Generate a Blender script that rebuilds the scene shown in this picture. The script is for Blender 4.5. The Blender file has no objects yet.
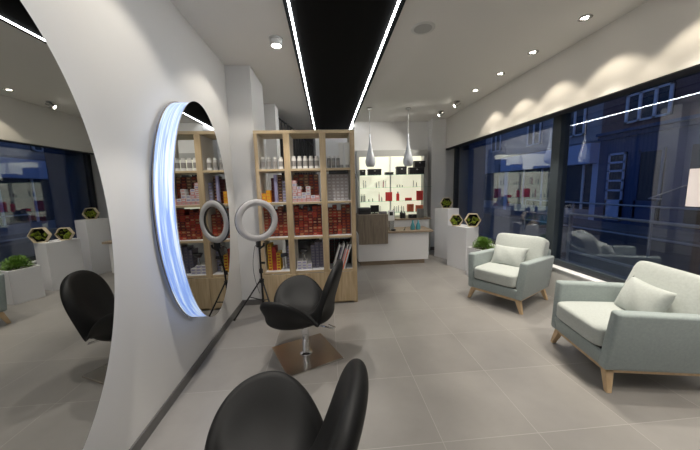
import bpy, bmesh, math, random
from mathutils import Vector, Matrix, Euler
random.seed(7)
S = bpy.context.scene
COL = S.collection
PI = math.pi

# ------------------------------------------------------------------ camera
cd = bpy.data.cameras.new('camera')
cd.sensor_width = 36.0; cd.lens = 283.0 / 700.0 * 36.0
cd.clip_start = 0.02; cd.clip_end = 400
cam = bpy.data.objects.new('camera', cd); COL.objects.link(cam)
Rg = Vector((0.99645952, -0.08034386, -0.02476448))
Up = Vector((0.03491477, 0.12750221, 0.99122356))
Fw = Vector((0.0764812, 0.9885788, -0.12985598))
mw = Matrix((( Rg.x, Up.x, -Fw.x, 0), (Rg.y, Up.y, -Fw.y, 0), (Rg.z, Up.z, -Fw.z, 1.512), (0, 0, 0, 1)))
cam.matrix_world = mw
S.camera = cam

# ------------------------------------------------------------------ world: blue dusk
w = bpy.data.worlds.new('dusk'); S.world = w; w.use_nodes = True
nt = w.node_tree; nt.nodes.clear()
wo = nt.nodes.new('ShaderNodeOutputWorld'); bg = nt.nodes.new('ShaderNodeBackground')
sky = nt.nodes.new('ShaderNodeTexSky'); sky.sky_type = 'NISHITA'
sky.sun_disc = False; sky.sun_elevation = math.radians(1.0); sky.sun_rotation = math.radians(200); sky.ozone_density = 4.0
mx = nt.nodes.new('ShaderNodeMix'); mx.data_type = 'RGBA'; mx.inputs['Factor'].default_value = 0.85
mx.inputs['B'].default_value = (0.13, 0.22, 0.47, 1)
nt.links.new(sky.outputs[0], mx.inputs['A']); nt.links.new(mx.outputs['Result'], bg.inputs['Color'])
bg.inputs['Strength'].default_value = 0.30
nt.links.new(bg.outputs[0], wo.inputs[0])

S.view_settings.view_transform = 'Standard'
S.view_settings.look = 'None'
S.view_settings.gamma = 1.0
S.view_settings.use_curve_mapping = False
S.view_settings.exposure = 1.28

E_LED = 11.5        # ceiling strips
E_SPOT = 10.5      # window-side downlights (W)
E_WALLSPOT = 13.0  # mirror-side lamps (W)
E_RIM = .30       # mirror rims
E_BACK = .25      # backlit display panel

# ------------------------------------------------------------------ materials
def mat(name, col, rough=0.5, metal=0.0, emit=None, es=0.0, noise=0.0, nscale=8.0, bump=0.0, bscale=60.0, sheen=0.0, spec=0.5, trans=0.0, stretch=None):
    m = bpy.data.materials.new(name); m.use_nodes = True
    t = m.node_tree; b = t.nodes['Principled BSDF']
    b.inputs['Base Color'].default_value = (*col, 1)
    b.inputs['Roughness'].default_value = rough
    b.inputs['Metallic'].default_value = metal
    b.inputs['Specular IOR Level'].default_value = spec
    if sheen: b.inputs['Sheen Weight'].default_value = sheen
    if trans: b.inputs['Transmission Weight'].default_value = trans
    if emit: b.inputs['Emission Color'].default_value = (*emit, 1); b.inputs['Emission Strength'].default_value = es
    tc = t.nodes.new('ShaderNodeTexCoord'); mp = t.nodes.new('ShaderNodeMapping')
    t.links.new(tc.outputs['Object'], mp.inputs['Vector'])
    if stretch: mp.inputs['Scale'].default_value = stretch
    if noise:
        n = t.nodes.new('ShaderNodeTexNoise'); n.inputs['Scale'].default_value = nscale; n.inputs['Detail'].default_value = 5
        r = t.nodes.new('ShaderNodeMapRange'); r.inputs['From Min'].default_value = .3; r.inputs['From Max'].default_value = .7
        r.inputs['To Min'].default_value = 1 - noise; r.inputs['To Max'].default_value = 1 + noise
        c = t.nodes.new('ShaderNodeVectorMath'); c.operation = 'SCALE'; c.inputs[0].default_value = col
        t.links.new(mp.outputs[0], n.inputs['Vector']); t.links.new(n.outputs['Fac'], r.inputs['Value'])
        t.links.new(r.outputs[0], c.inputs['Scale']); t.links.new(c.outputs[0], b.inputs['Base Color'])
    if bump:
        n2 = t.nodes.new('ShaderNodeTexNoise'); n2.inputs['Scale'].default_value = bscale
        bp = t.nodes.new('ShaderNodeBump'); bp.inputs['Strength'].default_value = bump; bp.inputs['Distance'].default_value = .01
        t.links.new(mp.outputs[0], n2.inputs['Vector']); t.links.new(n2.outputs['Fac'], bp.inputs['Height']); t.links.new(bp.outputs[0], b.inputs['Normal'])
    return m

def wood(name, a, b_, scale=(14, 14, 1.2), rough=.5):
    m = bpy.data.materials.new(name); m.use_nodes = True
    t = m.node_tree; p = t.nodes['Principled BSDF']; p.inputs['Roughness'].default_value = rough
    tc = t.nodes.new('ShaderNodeTexCoord'); mp = t.nodes.new('ShaderNodeMapping'); mp.inputs['Scale'].default_value = scale
    n = t.nodes.new('ShaderNodeTexNoise'); n.inputs['Scale'].default_value = 2.2; n.inputs['Detail'].default_value = 8; n.inputs['Distortion'].default_value = .6
    r = t.nodes.new('ShaderNodeValToRGB')
    r.color_ramp.elements[0].position = .3; r.color_ramp.elements[0].color = (*a, 1)
    r.color_ramp.elements[1].position = .7; r.color_ramp.elements[1].color = (*b_, 1)
    t.links.new(tc.outputs['Object'], mp.inputs[0]); t.links.new(mp.outputs[0], n.inputs['Vector'])
    t.links.new(n.outputs['Fac'], r.inputs[0]); t.links.new(r.outputs[0], p.inputs['Base Color'])
    return m

def math_node(t, op, a, b=None, c=None):
    n = t.nodes.new('ShaderNodeMath'); n.operation = op
    for i, v in enumerate((a, b, c)):
        if v is None: continue
        if isinstance(v, (int, float)): n.inputs[i].default_value = v
        else: t.links.new(v, n.inputs[i])
    return n.outputs[0]

def floor_material():
    m = bpy.data.materials.new('grey_porcelain_tile'); m.use_nodes = True
    t = m.node_tree; p = t.nodes['Principled BSDF']
    tc = t.nodes.new('ShaderNodeTexCoord'); sp = t.nodes.new('ShaderNodeSeparateXYZ'); t.links.new(tc.outputs['Object'], sp.inputs[0])
    def axis(o, off):
        u = math_node(t, 'DIVIDE', math_node(t, 'SUBTRACT', o, off), .6)
        cell = math_node(t, 'FLOOR', u); f = math_node(t, 'SUBTRACT', u, cell)
        d = math_node(t, 'MINIMUM', f, math_node(t, 'SUBTRACT', 1.0, f))
        return cell, math_node(t, 'LESS_THAN', d, .0032)
    cx, jx = axis(sp.outputs[0], .635); cy, jy = axis(sp.outputs[1], 1.455)
    j = math_node(t, 'MAXIMUM', jx, jy)
    cb = t.nodes.new('ShaderNodeCombineXYZ'); t.links.new(cx, cb.inputs[0]); t.links.new(cy, cb.inputs[1])
    wn = t.nodes.new('ShaderNodeTexWhiteNoise'); wn.noise_dimensions = '2D'; t.links.new(cb.outputs[0], wn.inputs['Vector'])
    n = t.nodes.new('ShaderNodeTexNoise'); n.inputs['Scale'].default_value = 1.6; n.inputs['Detail'].default_value = 7; n.inputs['Roughness'].default_value = .6
    t.links.new(tc.outputs['Object'], n.inputs['Vector'])
    k = math_node(t, 'ADD', math_node(t, 'MULTIPLY', wn.outputs['Value'], .14), math_node(t, 'MULTIPLY', n.outputs['Fac'], .60))
    k = math_node(t, 'ADD', k, .63)
    v = t.nodes.new('ShaderNodeVectorMath'); v.operation = 'SCALE'; v.inputs[0].default_value = (.262, .249, .235); t.links.new(k, v.inputs['Scale'])
    mix = t.nodes.new('ShaderNodeMix'); mix.data_type = 'RGBA'; t.links.new(j, mix.inputs['Factor']); t.links.new(v.outputs[0], mix.inputs['A'])
    mix.inputs['B'].default_value = (.38, .36, .34, 1)
    t.links.new(mix.outputs['Result'], p.inputs['Base Color'])
    r = math_node(t, 'ADD', math_node(t, 'MULTIPLY', n.outputs['Fac'], .16), .24)
    t.links.new(r, p.inputs['Roughness']); p.inputs['Specular IOR Level'].default_value = .5
    return m

def glass_material(name, tint=(1, 1, 1), refl=1.0, f0=.05):
    m = bpy.data.materials.new(name); m.use_nodes = True
    t = m.node_tree; t.nodes.clear(); o = t.nodes.new('ShaderNodeOutputMaterial')
    tr = t.nodes.new('ShaderNodeBsdfTransparent'); tr.inputs[0].default_value = (*tint, 1)
    g = t.nodes.new('ShaderNodeBsdfGlossy'); g.inputs['Roughness'].default_value = 0.0; g.inputs['Color'].default_value = (.95, .97, 1, 1)
    lw = t.nodes.new('ShaderNodeLayerWeight')
    f = math_node(t, 'POWER', lw.outputs['Facing'], 5.0)
    # Facing with blend .5 is 1-|cos|
    f = math_node(t, 'MULTIPLY', math_node(t, 'ADD', math_node(t, 'MULTIPLY', f, 1 - f0), f0), refl)
    mx_ = t.nodes.new('ShaderNodeMixShader'); t.links.new(f, mx_.inputs[0]); t.links.new(tr.outputs[0], mx_.inputs[1]); t.links.new(g.outputs[0], mx_.inputs[2])
    t.links.new(mx_.outputs[0], o.inputs[0])
    return m

def rim_material():
    m = bpy.data.materials.new('glowing_fibre_rim'); m.use_nodes = True
    t = m.node_tree; p = t.nodes['Principled BSDF']; p.inputs['Roughness'].default_value = .4
    tc = t.nodes.new('ShaderNodeTexCoord')
    uv = t.nodes.new('ShaderNodeMapping'); uv.inputs['Scale'].default_value = (3.6, .55, 1.0)
    t.links.new(tc.outputs['UV'], uv.inputs[0])
    n = t.nodes.new('ShaderNodeTexNoise'); n.inputs['Scale'].default_value = 3.0; n.inputs['Detail'].default_value = 3; n.inputs['Distortion'].default_value = 1.4
    t.links.new(uv.outputs[0], n.inputs['Vector'])
    r = t.nodes.new('ShaderNodeValToRGB')
    e = r.color_ramp.elements
    e[0].position = .43; e[0].color = (.10, .24, .80, 1); e[1].position = .60; e[1].color = (.95, 1.0, 1, 1)
    x = e.new(.51); x.color = (.34, .56, 1.0, 1)
    t.links.new(n.outputs['Fac'], r.inputs[0]); t.links.new(r.outputs[0], p.inputs['Emission Color'])
    p.inputs['Base Color'].default_value = (.5, .6, .75, 1); p.inputs['Emission Strength'].default_value = E_RIM
    return m

M = {}
M['wall'] = mat('white_plaster', (.70, .69, .67), .75, bump=.05, bscale=25)
M['ceil'] = mat('white_ceiling_paint', (.74, .72, .69), .8)
M['soffit'] = mat('cream_soffit_paint', (.62, .59, .54), .8)
M['floor'] = floor_material()
M['basetile'] = mat('dark_grey_base_tile', (.13, .125, .12), .35, noise=.15, nscale=4)
M['blackpanel'] = mat('matt_black_ceiling', (.006, .006, .006), .9, spec=.1)
M['led'] = mat('cool_white_led', (.9, .9, .9), .4, emit=(.93, .96, 1), es=E_LED)
M['fill_led'] = mat('warm_fill_strip', (.9, .9, .9), .4, emit=(1, .95, .80), es=5)
M['lamp_on'] = mat('lit_lamp', (.9, .9, .9), .4, emit=(1, .93, .82), es=10)
M['lamp_white'] = mat('white_lamp_enamel', (.6, .6, .58), .4)
M['frame'] = mat('anthracite_frame', (.028, .033, .042), .45)
M['frame_green'] = mat('slate_frame', (.028, .038, .048), .45)
M['black_trim'] = mat('black_underside', (.015, .016, .02), .6)
M['glass'] = glass_material('window_glass', (.86, .90, .96), 1.5, .075)
M['shelf_glass'] = glass_material('shelf_glass', (.80, .93, .88), 1.0, .06)
M['mirror'] = mat('mirror_silver', (.62, .63, .62), .0, 1.0)
M['rim'] = rim_material()
M['bronze'] = mat('dull_bronze_edge', (.30, .26, .22), .4, .6)
M['steel'] = mat('brushed_steel', (.55, .55, .54), .22, 1.0)
M['chrome'] = mat('chrome', (.75, .75, .76), .06, 1.0)
M['baseplate'] = mat('polished_steel_plate', (.62, .58, .53), .26, 1.0)
M['leather'] = mat('black_leatherette', (.009, .009, .009), .55, bump=.04, bscale=250, spec=.3)
M['oak'] = wood('pale_oak', (.44, .32, .18), (.61, .47, .29))
M['oak_h'] = wood('pale_oak_shelf', (.48, .36, .21), (.63, .50, .32), (1.5, 14, 14))
M['shelf_in'] = mat('cream_shelf_lining', (.60, .55, .47), .6)
M['greyoak'] = wood('grey_oak', (.17, .135, .10), (.30, .25, .195), (16, 16, 1.3))
M['greyoak_h'] = wood('grey_oak_edge', (.26, .20, .14), (.38, .30, .22), (1.3, 16, 16))
M['lacquer'] = mat('white_lacquer', (.76, .76, .77), .35)
M['white_box'] = mat('white_pedestal_paint', (.80, .80, .82), .5)
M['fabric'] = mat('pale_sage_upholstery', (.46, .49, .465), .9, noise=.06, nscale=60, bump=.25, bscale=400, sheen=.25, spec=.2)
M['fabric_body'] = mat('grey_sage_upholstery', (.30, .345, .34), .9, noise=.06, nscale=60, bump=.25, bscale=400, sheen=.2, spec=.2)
M['beech'] = wood('beech_leg', (.50, .34, .19), (.63, .46, .28), (10, 10, 2))
M['moss'] = mat('green_moss', (.19, .25, .02), .95, noise=.6, nscale=30, bump=.8, bscale=90)
M['moss_dark'] = mat('black_backing', (.008, .010, .008), .9)
M['leaf'] = mat('green_leaf', (.15, .27, .045), .6, noise=.4, nscale=20)
M['leaf_dark'] = mat('dark_green_leaf', (.04, .10, .03), .6, noise=.4, nscale=20)
M['hexwood'] = mat('pale_birch', (.62, .52, .36), .5)
M['black'] = mat('black_plastic', (.012, .012, .013), .4)
M['blackbag'] = mat('black_box_leather', (.010, .010, .012), .45, bump=.15, bscale=80)
M['darkgrey'] = mat('dark_grey_plastic', (.05, .05, .055), .4)
M['ringwhite'] = mat('frosted_ring_diffuser', (.58, .56, .56), .5)
M['ceramic'] = mat('grey_white_ceramic', (.60, .63, .67), .22)
M['cable'] = mat('pale_cable', (.45, .45, .45), .5)
M['grille'] = mat('grey_speaker_grille', (.40, .40, .39), .7)
M['backlit'] = mat('backlit_cream_panel', (.8, .8, .7), .5, emit=(1.0, .97, .74), es=E_BACK)
M['white_strip'] = mat('display_frame_grey', (.42, .42, .40), .5)
M['poster'] = mat('pale_pink_paper', (.74, .68, .69), .7)
M['red'] = mat('red_packaging', (.80, .05, .05), .4)
M['coral'] = mat('coral_packaging', (.80, .20, .10), .45)
M['pinkish'] = mat('pink_packaging', (.65, .30, .32), .45)
M['teal'] = mat('teal_glass', (.12, .42, .50), .15, trans=.3)
M['silver'] = mat('silver_can', (.42, .41, .39), .35, .5)
M['canwhite'] = mat('white_can', (.72, .70, .66), .4)
M['cangrey'] = mat('grey_can', (.20, .20, .19), .4)
M['canlabel'] = mat('can_label_grey', (.28, .26, .24), .5)
M['orange'] = mat('orange_carton', (.75, .28, .02), .5)
M['yellow'] = mat('yellow_carton', (.72, .45, .03), .5)
M['redcarton'] = mat('red_carton', (.42, .035, .02), .5)
M['darkred'] = mat('dark_red_carton', (.17, .018, .014), .5)
M['maroon'] = mat('maroon_carton', (.08, .012, .014), .5)
M['rust'] = mat('rust_carton', (.33, .07, .02), .5)
M['brown'] = mat('brown_carton', (.16, .09, .05), .5)
M['tan'] = mat('tan_label', (.42, .25, .13), .5)
M['lilac'] = mat('lilac_carton', (.34, .32, .50), .5)
M['greycarton'] = mat('grey_carton', (.24, .225, .24), .5)
M['palecarton'] = mat('pale_grey_pink_carton', (.44, .39, .37), .5)
M['whitecarton'] = mat('white_carton', (.62, .60, .60), .5)
M['pink'] = mat('pink_carton', (.60, .28, .27), .5)
M['purplegrey'] = mat('purple_grey_carton', (.15, .14, .20), .5)
M['paper'] = mat('page_white', (.60, .59, .57), .7)
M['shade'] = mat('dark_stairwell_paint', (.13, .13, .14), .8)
M['asphalt'] = mat('asphalt', (.07, .07, .075), .6, noise=.3, nscale=3)
M['paving'] = mat('pavement_slab', (.16, .16, .17), .6, noise=.2, nscale=2)
M['bluefront'] = mat('dark_blue_shopfront', (.032, .075, .19), .55)
M['brick'] = mat('dusk_brick', (.17, .10, .10), .8, noise=.2, nscale=3)
M['stone'] = mat('pale_stone_facade', (.34, .34, .36), .8, noise=.12, nscale=2)
M['whitepaint'] = mat('white_window_paint', (.72, .74, .78), .5)
M['darkglass'] = mat('dark_street_window', (.02, .03, .05), .06)
M['awning'] = mat('pale_blue_awning', (.52, .60, .80), .7)
M['galv'] = mat('galvanised_rail', (.45, .47, .5), .35, .8)

# ------------------------------------------------------------------ mesh helpers
def nb(): return bmesh.new()
def box(bm, x0, x1, y0, y1, z0, z1, bev=0.0, mi=0, seg=2):
    t = bmesh.new(); bmesh.ops.create_cube(t, size=1.0)
    for v in t.verts: v.co = Vector(((x0 + x1) / 2 + v.co.x * (x1 - x0), (y0 + y1) / 2 + v.co.y * (y1 - y0), (z0 + z1) / 2 + v.co.z * (z1 - z0)))
    if bev: bmesh.ops.bevel(t, geom=t.edges[:], offset=bev, segments=seg, affect='EDGES', profile=.5)
    for f in t.faces: f.material_index = mi
    merge(bm, t); return bm
def merge(bm, t):
    me = bpy.data.meshes.new('tmp'); t.to_mesh(me); t.free(); bm.from_mesh(me); bpy.data.meshes.remove(me)
def hexa(bm, pts, bev=0.0, mi=0, seg=2):
    """pts: four bottom corners then four top corners, same order"""
    t = bmesh.new(); v = [t.verts.new(p) for p in pts]
    for f in ((0, 1, 2, 3), (7, 6, 5, 4), (0, 4, 5, 1), (1, 5, 6, 2), (2, 6, 7, 3), (3, 7, 4, 0)): t.faces.new([v[i] for i in f])
    bmesh.ops.recalc_face_normals(t, faces=t.faces)
    if bev: bmesh.ops.bevel(t, geom=t.edges[:], offset=bev, segments=seg, affect='EDGES', profile=.5)
    for f in t.faces: f.material_index = mi
    merge(bm, t); return bm
def cyl(bm, x, y, z0, z1, r, r2=None, n=24, mi=0):
    t = bmesh.new(); bmesh.ops.create_cone(t, cap_ends=True, segments=n, radius1=r, radius2=r if r2 is None else r2, depth=z1 - z0)
    bmesh.ops.translate(t, verts=t.verts, vec=(x, y, (z0 + z1) / 2))
    for f in t.faces: f.material_index = mi
    merge(bm, t); return bm
def tube(bm, pts, r, n=10, mi=0, r1=None):
    pts = [Vector(p) for p in pts]; t = bmesh.new(); rings = []
    for i, p in enumerate(pts):
        d = (pts[min(i + 1, len(pts) - 1)] - pts[max(i - 1, 0)]).normalized()
        a = d.orthogonal().normalized() if i == 0 else (a - d * a.dot(d)).normalized()
        b = d.cross(a); rr = r if r1 is None else r + (r1 - r) * i / (len(pts) - 1)
        rings.append([t.verts.new(p + (a * math.cos(2 * PI * k / n) + b * math.sin(2 * PI * k / n)) * rr) for k in range(n)])
    for i in range(len(rings) - 1):
        for k in range(n): t.faces.new((rings[i][k], rings[i][(k + 1) % n], rings[i + 1][(k + 1) % n], rings[i + 1][k]))
    t.faces.new(rings[0][::-1]); t.faces.new(rings[-1])
    bmesh.ops.recalc_face_normals(t, faces=t.faces)
    for f in t.faces: f.material_index = mi
    merge(bm, t); return bm
def lathe(bm, prof, n=32, mi=0, loc=(0, 0, 0)):
    t = bmesh.new(); rings = []
    for r, z in prof: rings.append([t.verts.new((loc[0] + r * math.cos(2 * PI * k / n), loc[1] + r * math.sin(2 * PI * k / n), loc[2] + z)) for k in range(n)])
    for i in range(len(rings) - 1):
        for k in range(n): t.faces.new((rings[i][k], rings[i][(k + 1) % n], rings[i + 1][(k + 1) % n], rings[i + 1][k]))
    bmesh.ops.remove_doubles(t, verts=t.verts, dist=1e-5)
    bmesh.ops.recalc_face_normals(t, faces=t.faces)
    for f in t.faces: f.material_index = mi
    merge(bm, t); return bm
def obj(name, bm, m, parent=None, smooth=False, loc=None, rot=None):
    me = bpy.data.meshes.new(name); bm.to_mesh(me); bm.free()
    for x in (m if isinstance(m, (list, tuple)) else [m]): me.materials.append(M[x] if isinstance(x, str) else x)
    if smooth:
        for p in me.polygons: p.use_smooth = True
    o = bpy.data.objects.new(name, me); COL.objects.link(o)
    if parent: o.parent = parent
    if loc: o.location = loc
    if rot: o.rotation_euler = rot
    return o
def autosmooth(o, ang=40):
    me = o.data
    for p in me.polygons: p.use_smooth = True
    bm = bmesh.new(); bm.from_mesh(me)
    for e in bm.edges:
        if len(e.link_faces) == 2 and e.calc_face_angle(0) > math.radians(ang): e.smooth = False
    bm.to_mesh(me); bm.free(); return o
def tag(o, label, cat, group=None, kind=None):
    if label: o['label'] = label
    if cat: o['category'] = cat
    if group: o['group'] = group
    if kind: o['kind'] = kind
    return o
def thing(name, label, cat, loc=(0, 0, 0), rz=0, group=None):
    o = bpy.data.objects.new(name, None); o.empty_display_size = .1; COL.objects.link(o)
    o.location = loc; o.rotation_euler = (0, 0, rz); return tag(o, label, cat, group)
def struct(name, bm, m, parent=None):
    o = obj(name, bm, m, parent)
    if not parent: o['kind'] = 'structure'
    return o
def copy_tree(o, parent=None):
    c = o.copy(); COL.objects.link(c)
    if parent: c.parent = parent
    for ch in list(o.children): copy_tree(ch, c)
    return c
def spot(parent, loc, energy, ang, blend, col, aim=None, size=.03):
    l = bpy.data.lights.new('bulb', 'SPOT'); l.energy = energy; l.spot_size = math.radians(ang); l.spot_blend = blend
    l.color = col; l.shadow_soft_size = size
    o = bpy.data.objects.new('bulb', l); COL.objects.link(o); o.parent = parent; o.location = loc
    if aim: o.rotation_euler = Vector(aim).to_track_quat('-Z', 'Y').to_euler()
    return o

# ================================================================== THE ROOM
CZ = 3.0
XL, XR = -1.17, 2.73
struct('floor', box(nb(), -1.35, 3.16, -2.6, 8.6, -.1, 0), 'floor')
struct('ceiling', box(nb(), -1.35, 3.3, -2.6, 8.6, CZ, CZ + .2), 'ceil')
bm = nb(); box(bm, XL - .15, XL, -2.6, 3.7, 0, CZ); box(bm, XL - .15, -.875, 3.7, 4.38, 0, CZ)
struct('wall_left', bm, 'wall')
bm = nb(); box(bm, XL - .15, -1.05, 4.38, 5.7, 0, CZ); struct('wall_left_stair', bm, 'wall')
bm = nb(); box(bm, -1.05, -.86, 5.25, 5.6, 0, CZ, 0); struct('wall_left_pier', bm, 'wall')
bm = nb(); box(bm, .66, 3.16, 6.65, 6.85, 0, CZ); box(bm, .66, .78, 6.85, 7.5, 0, CZ); box(bm, -.25, .78, 7.4, 7.5, 0, CZ)
struct('wall_back', bm, 'wall')
struct('wall_back_column', box(nb(), 2.40, 2.73, 6.42, 6.65, 0, CZ), 'wall')
struct('wall_rear', box(nb(), -1.35, 3.16, -2.7, -2.6, 0, CZ), 'wall')
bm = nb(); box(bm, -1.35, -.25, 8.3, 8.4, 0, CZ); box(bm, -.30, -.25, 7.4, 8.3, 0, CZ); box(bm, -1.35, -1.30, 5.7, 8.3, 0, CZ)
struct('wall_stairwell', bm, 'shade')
struct('wall_right', box(nb(), 2.93, 3.14, -2.6, 6.65, 0, .40), 'wall')
struct('trim_5', box(nb(), 2.92, 3.15, -2.6, 6.65, .40, .42, .004), 'lacquer')
bm = nb(); box(bm, XR, 2.88, -2.6, 6.65, 2.345, CZ); box(bm, 2.88, 3.16, -2.6, 6.65, 2.44, CZ); struct('wall_right_soffit', bm, 'soffit')
struct('trim_1', box(nb(), XR + .004, 2.886, -2.6, 6.645, 2.335, 2.345), 'black_trim')  # thin black sheet along the underside of the soffit
bm = nb(); box(bm, XL, XL + .012, -2.6, 3.7, 0, .075, .002); struct('baseboard_left', bm, 'basetile')
struct('baseboard_back', box(nb(), XL + .012, -.875, 3.688, 3.70, 0, .075, .002), 'basetile')
bm = nb(); box(bm, 2.39, 2.74, 6.408, 6.42, 0, .08, .002); box(bm, 2.74, 2.93, 6.638, 6.65, 0, .08, .002); box(bm, .66, 2.39, 6.638, 6.65, 0, .08, .002)
struct('baseboard_column', bm, 'basetile')

# window
win = thing('window_1', None, None); win['kind'] = 'structure'
GX = 3.05
bm = nb()
box(bm, GX - .03, GX + .07, -2.6, 6.62, .42, .47, .004); box(bm, GX - .03, GX + .07, -2.6, 6.62, 2.385, 2.44, .004)
box(bm, GX - .03, GX + .07, 6.54, 6.62, .47, 2.385, .004)
obj('window_frame', bm, 'frame', win)
bm = nb(); box(bm, GX - .05, GX + .08, 3.51, 3.645, .45, 2.41, .006); obj('mullion', bm, 'frame_green', win)
bm = nb(); box(bm, GX - .05, GX + .08, .55, .68, .45, 2.41, .006); obj('mullion', bm, 'frame_green', win)
for a, b in ((.68, 3.51), (3.645, 6.54), (-2.6, .55)):
    obj('pane', box(nb(), GX + .012, GX + .020, a, b, .47, 2.385), 'glass', win)
bm = nb(); box(bm, GX - .035, GX + .03, 3.645, 6.54, .47, .50, .003); box(bm, GX - .035, GX + .03, .68, 3.51, .47, .50, .003); obj('glazing_bead', bm, 'frame_green', win)
tag(obj('paper_notice', box(nb(), GX + .006, GX + .010, 1.93, 2.19, 1.285, 1.60), 'poster'), 'blank pale pink paper sheet taped inside the window glass', 'paper sheet')
# black ceiling feature with two strips
cp = thing('ceiling_light_panel', 'long matt black ceiling panel edged by two glowing white light lines', 'ceiling light', (0, 0, CZ))
obj('panel', box(nb(), -.295, .678, -2.5, 7.395, -.022, -.001), 'blackpanel', cp)
for x in (-.251, .622):
    obj('light_strip', box(nb(), x - .008, x + .008, -2.45, 7.35, -.030, -.0225), 'led', cp)

# stair with black balusters in the stairwell
st = thing('staircase', 'dark staircase with a curved rail of black balusters behind the shelving', 'staircase', (0, 0, 0))
P = []
for i in range(15):
    u = i / 14.0; a = u * PI / 2
    P.append(Vector((-1.0 + .74 * u, 5.75 + .35 * math.sin(a), 2.96 - .42 * u - .16 * u * u)))
obj('handrail', tube(nb(), P, .018), 'black', st)
for i in range(15):
    p = P[i]; obj('baluster', tube(nb(), [(p.x, p.y, p.z), (p.x, p.y, 1.25)], .011, 8), 'black', st)
bm = nb()
for i in range(9):
    box(bm, -1.0 + i * .083, -1.0 + (i + 1) * .083 + .05, 6.15, 7.3, 1.95 - i * .19, 2.0 - i * .19, .004)
    box(bm, -1.0 + i * .083, -.985 + i * .083, 6.15, 7.3, 1.95 - (i - 0) * .19, 2.14 - i * .19)
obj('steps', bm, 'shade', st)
obj('stringer', hexa(nb(), [(-1.03, 6.1, 1.86), (-.27, 6.1, .20), (-.27, 6.15, .20), (-1.03, 6.15, 1.86), (-1.03, 6.1, 2.12), (-.27, 6.1, .46), (-.27, 6.15, .46), (-1.03, 6.15, 2.12)], 0), 'black', st)
obj('newel_post', box(nb(), -1.0, -.95, 6.1, 6.15, 0, 2.6, .004), 'black', st)

# ------------------------------------------------------------------ ceiling lamps
def downlight(y, label):
    t = thing('downlight', label, 'ceiling spotlight', (2.40, y, CZ), 0, 'recessed spotlights along the window')
    bm = nb(); lathe(bm, [(.030, -.002), (.055, -.002), (.057, -.006), (.050, -.010), (.042, -.010), (.036, -.004)], 28)
    obj('trim_ring', bm, 'steel', t, True)
    for k in range(3):
        a = k * 2 * PI / 3 + .5
        obj('lamp_lens', cyl(nb(), .019 * math.cos(a), .019 * math.sin(a), -.0065, -.0035, .014, n=16), 'lamp_on', t)
    spot(t, (0, 0, -.02), E_SPOT, 96, .30, (1.0, .90, .74), size=.03)
    spot(t, (0, 0, -.02), E_SPOT * 3.2, 62, .35, (1.0, .93, .82), size=.03)
ds = [(4.55, 'small recessed ceiling spotlight nearest the back wall'), (3.89, 'recessed ceiling spotlight, second from the back wall'),
      (3.28, 'recessed ceiling spotlight, third from the back wall'), (2.62, 'large looking recessed ceiling spotlight at top right, nearest the viewer')]
for y, l in ds: downlight(y, l)
for y in (1.96, 1.30, .64, -.02):
    downlight(y, 'recessed ceiling spotlight overhead, just outside the picture')
def surface_lamp(y, label):
    t = thing('ceiling_lamp', label, 'ceiling lamp', (-.454, y, CZ), 0, 'surface lamps along the mirror wall')
    obj('mounting_ring', cyl(nb(), 0, 0, -.012, 0, .072, n=32), 'lamp_white', t, False)
    autosmooth(obj('lamp_shade', lathe(nb(), [(.0, -.012), (.056, -.012), (.056, -.060), (.050, -.066), (.045, -.062), (.0, -.062)], 32), 'lamp_white', t))
    obj('lamp_lens', cyl(nb(), 0, 0, -.0655, -.0625, .043, n=28), 'lamp_on', t)
    spot(t, (0, 0, -.075), E_WALLSPOT, 98, .35, (1.0, .93, .82), aim=(-.42, 0, -1), size=.04)
    spot(t, (0, 0, -.075), E_WALLSPOT * 2.0, 66, .25, (1.0, .94, .86), size=.03)
surface_lamp(3.08, 'round white surface lamp on the ceiling left of the black panel')
for y in (1.75, .4, -.9): surface_lamp(y, 'round white surface lamp on the ceiling above the mirrors, outside the picture')
def track(x, y, label):
    t = thing('adjustable_spotlight', label, 'ceiling spotlight', (x, y, CZ), 0, 'swivelling spotlights at the back corner')
    obj('mount', cyl(nb(), 0, 0, -.015, 0, .055, n=24), 'steel', t)
    d = Vector((-.8, .25, -.55)).normalized(); p = Vector((0, 0, -.055))
    obj('lamp_head', tube(nb(), [p - d * .055, p + d * .05], .036, 20), 'steel', t)
    obj('lamp_lens', tube(nb(), [p + d * .0505, p + d * .053], .028, 20), 'lamp_on', t)
    spot(t, tuple(p + d * .06), 26, 95, .6, (1, .95, .85), aim=tuple(d))
track(2.34, 5.77, 'small swivelling ceiling spotlight, the farther one by the back wall')
track(2.365, 5.12, 'small swivelling ceiling spotlight, the nearer one by the back wall')
sp_ = thing('ceiling_speaker', 'round grey ceiling loudspeaker right of the black panel', 'loudspeaker', (.962, 2.84, CZ))
autosmooth(obj('rim', lathe(nb(), [(.085, -.001), (.112, -.001), (.112, -.006), (.104, -.010), (.085, -.008)], 40), 'lamp_white', sp_))
obj('grille', cyl(nb(), 0, 0, -.008, -.002, .0855, n=40), 'grille', sp_)

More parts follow.
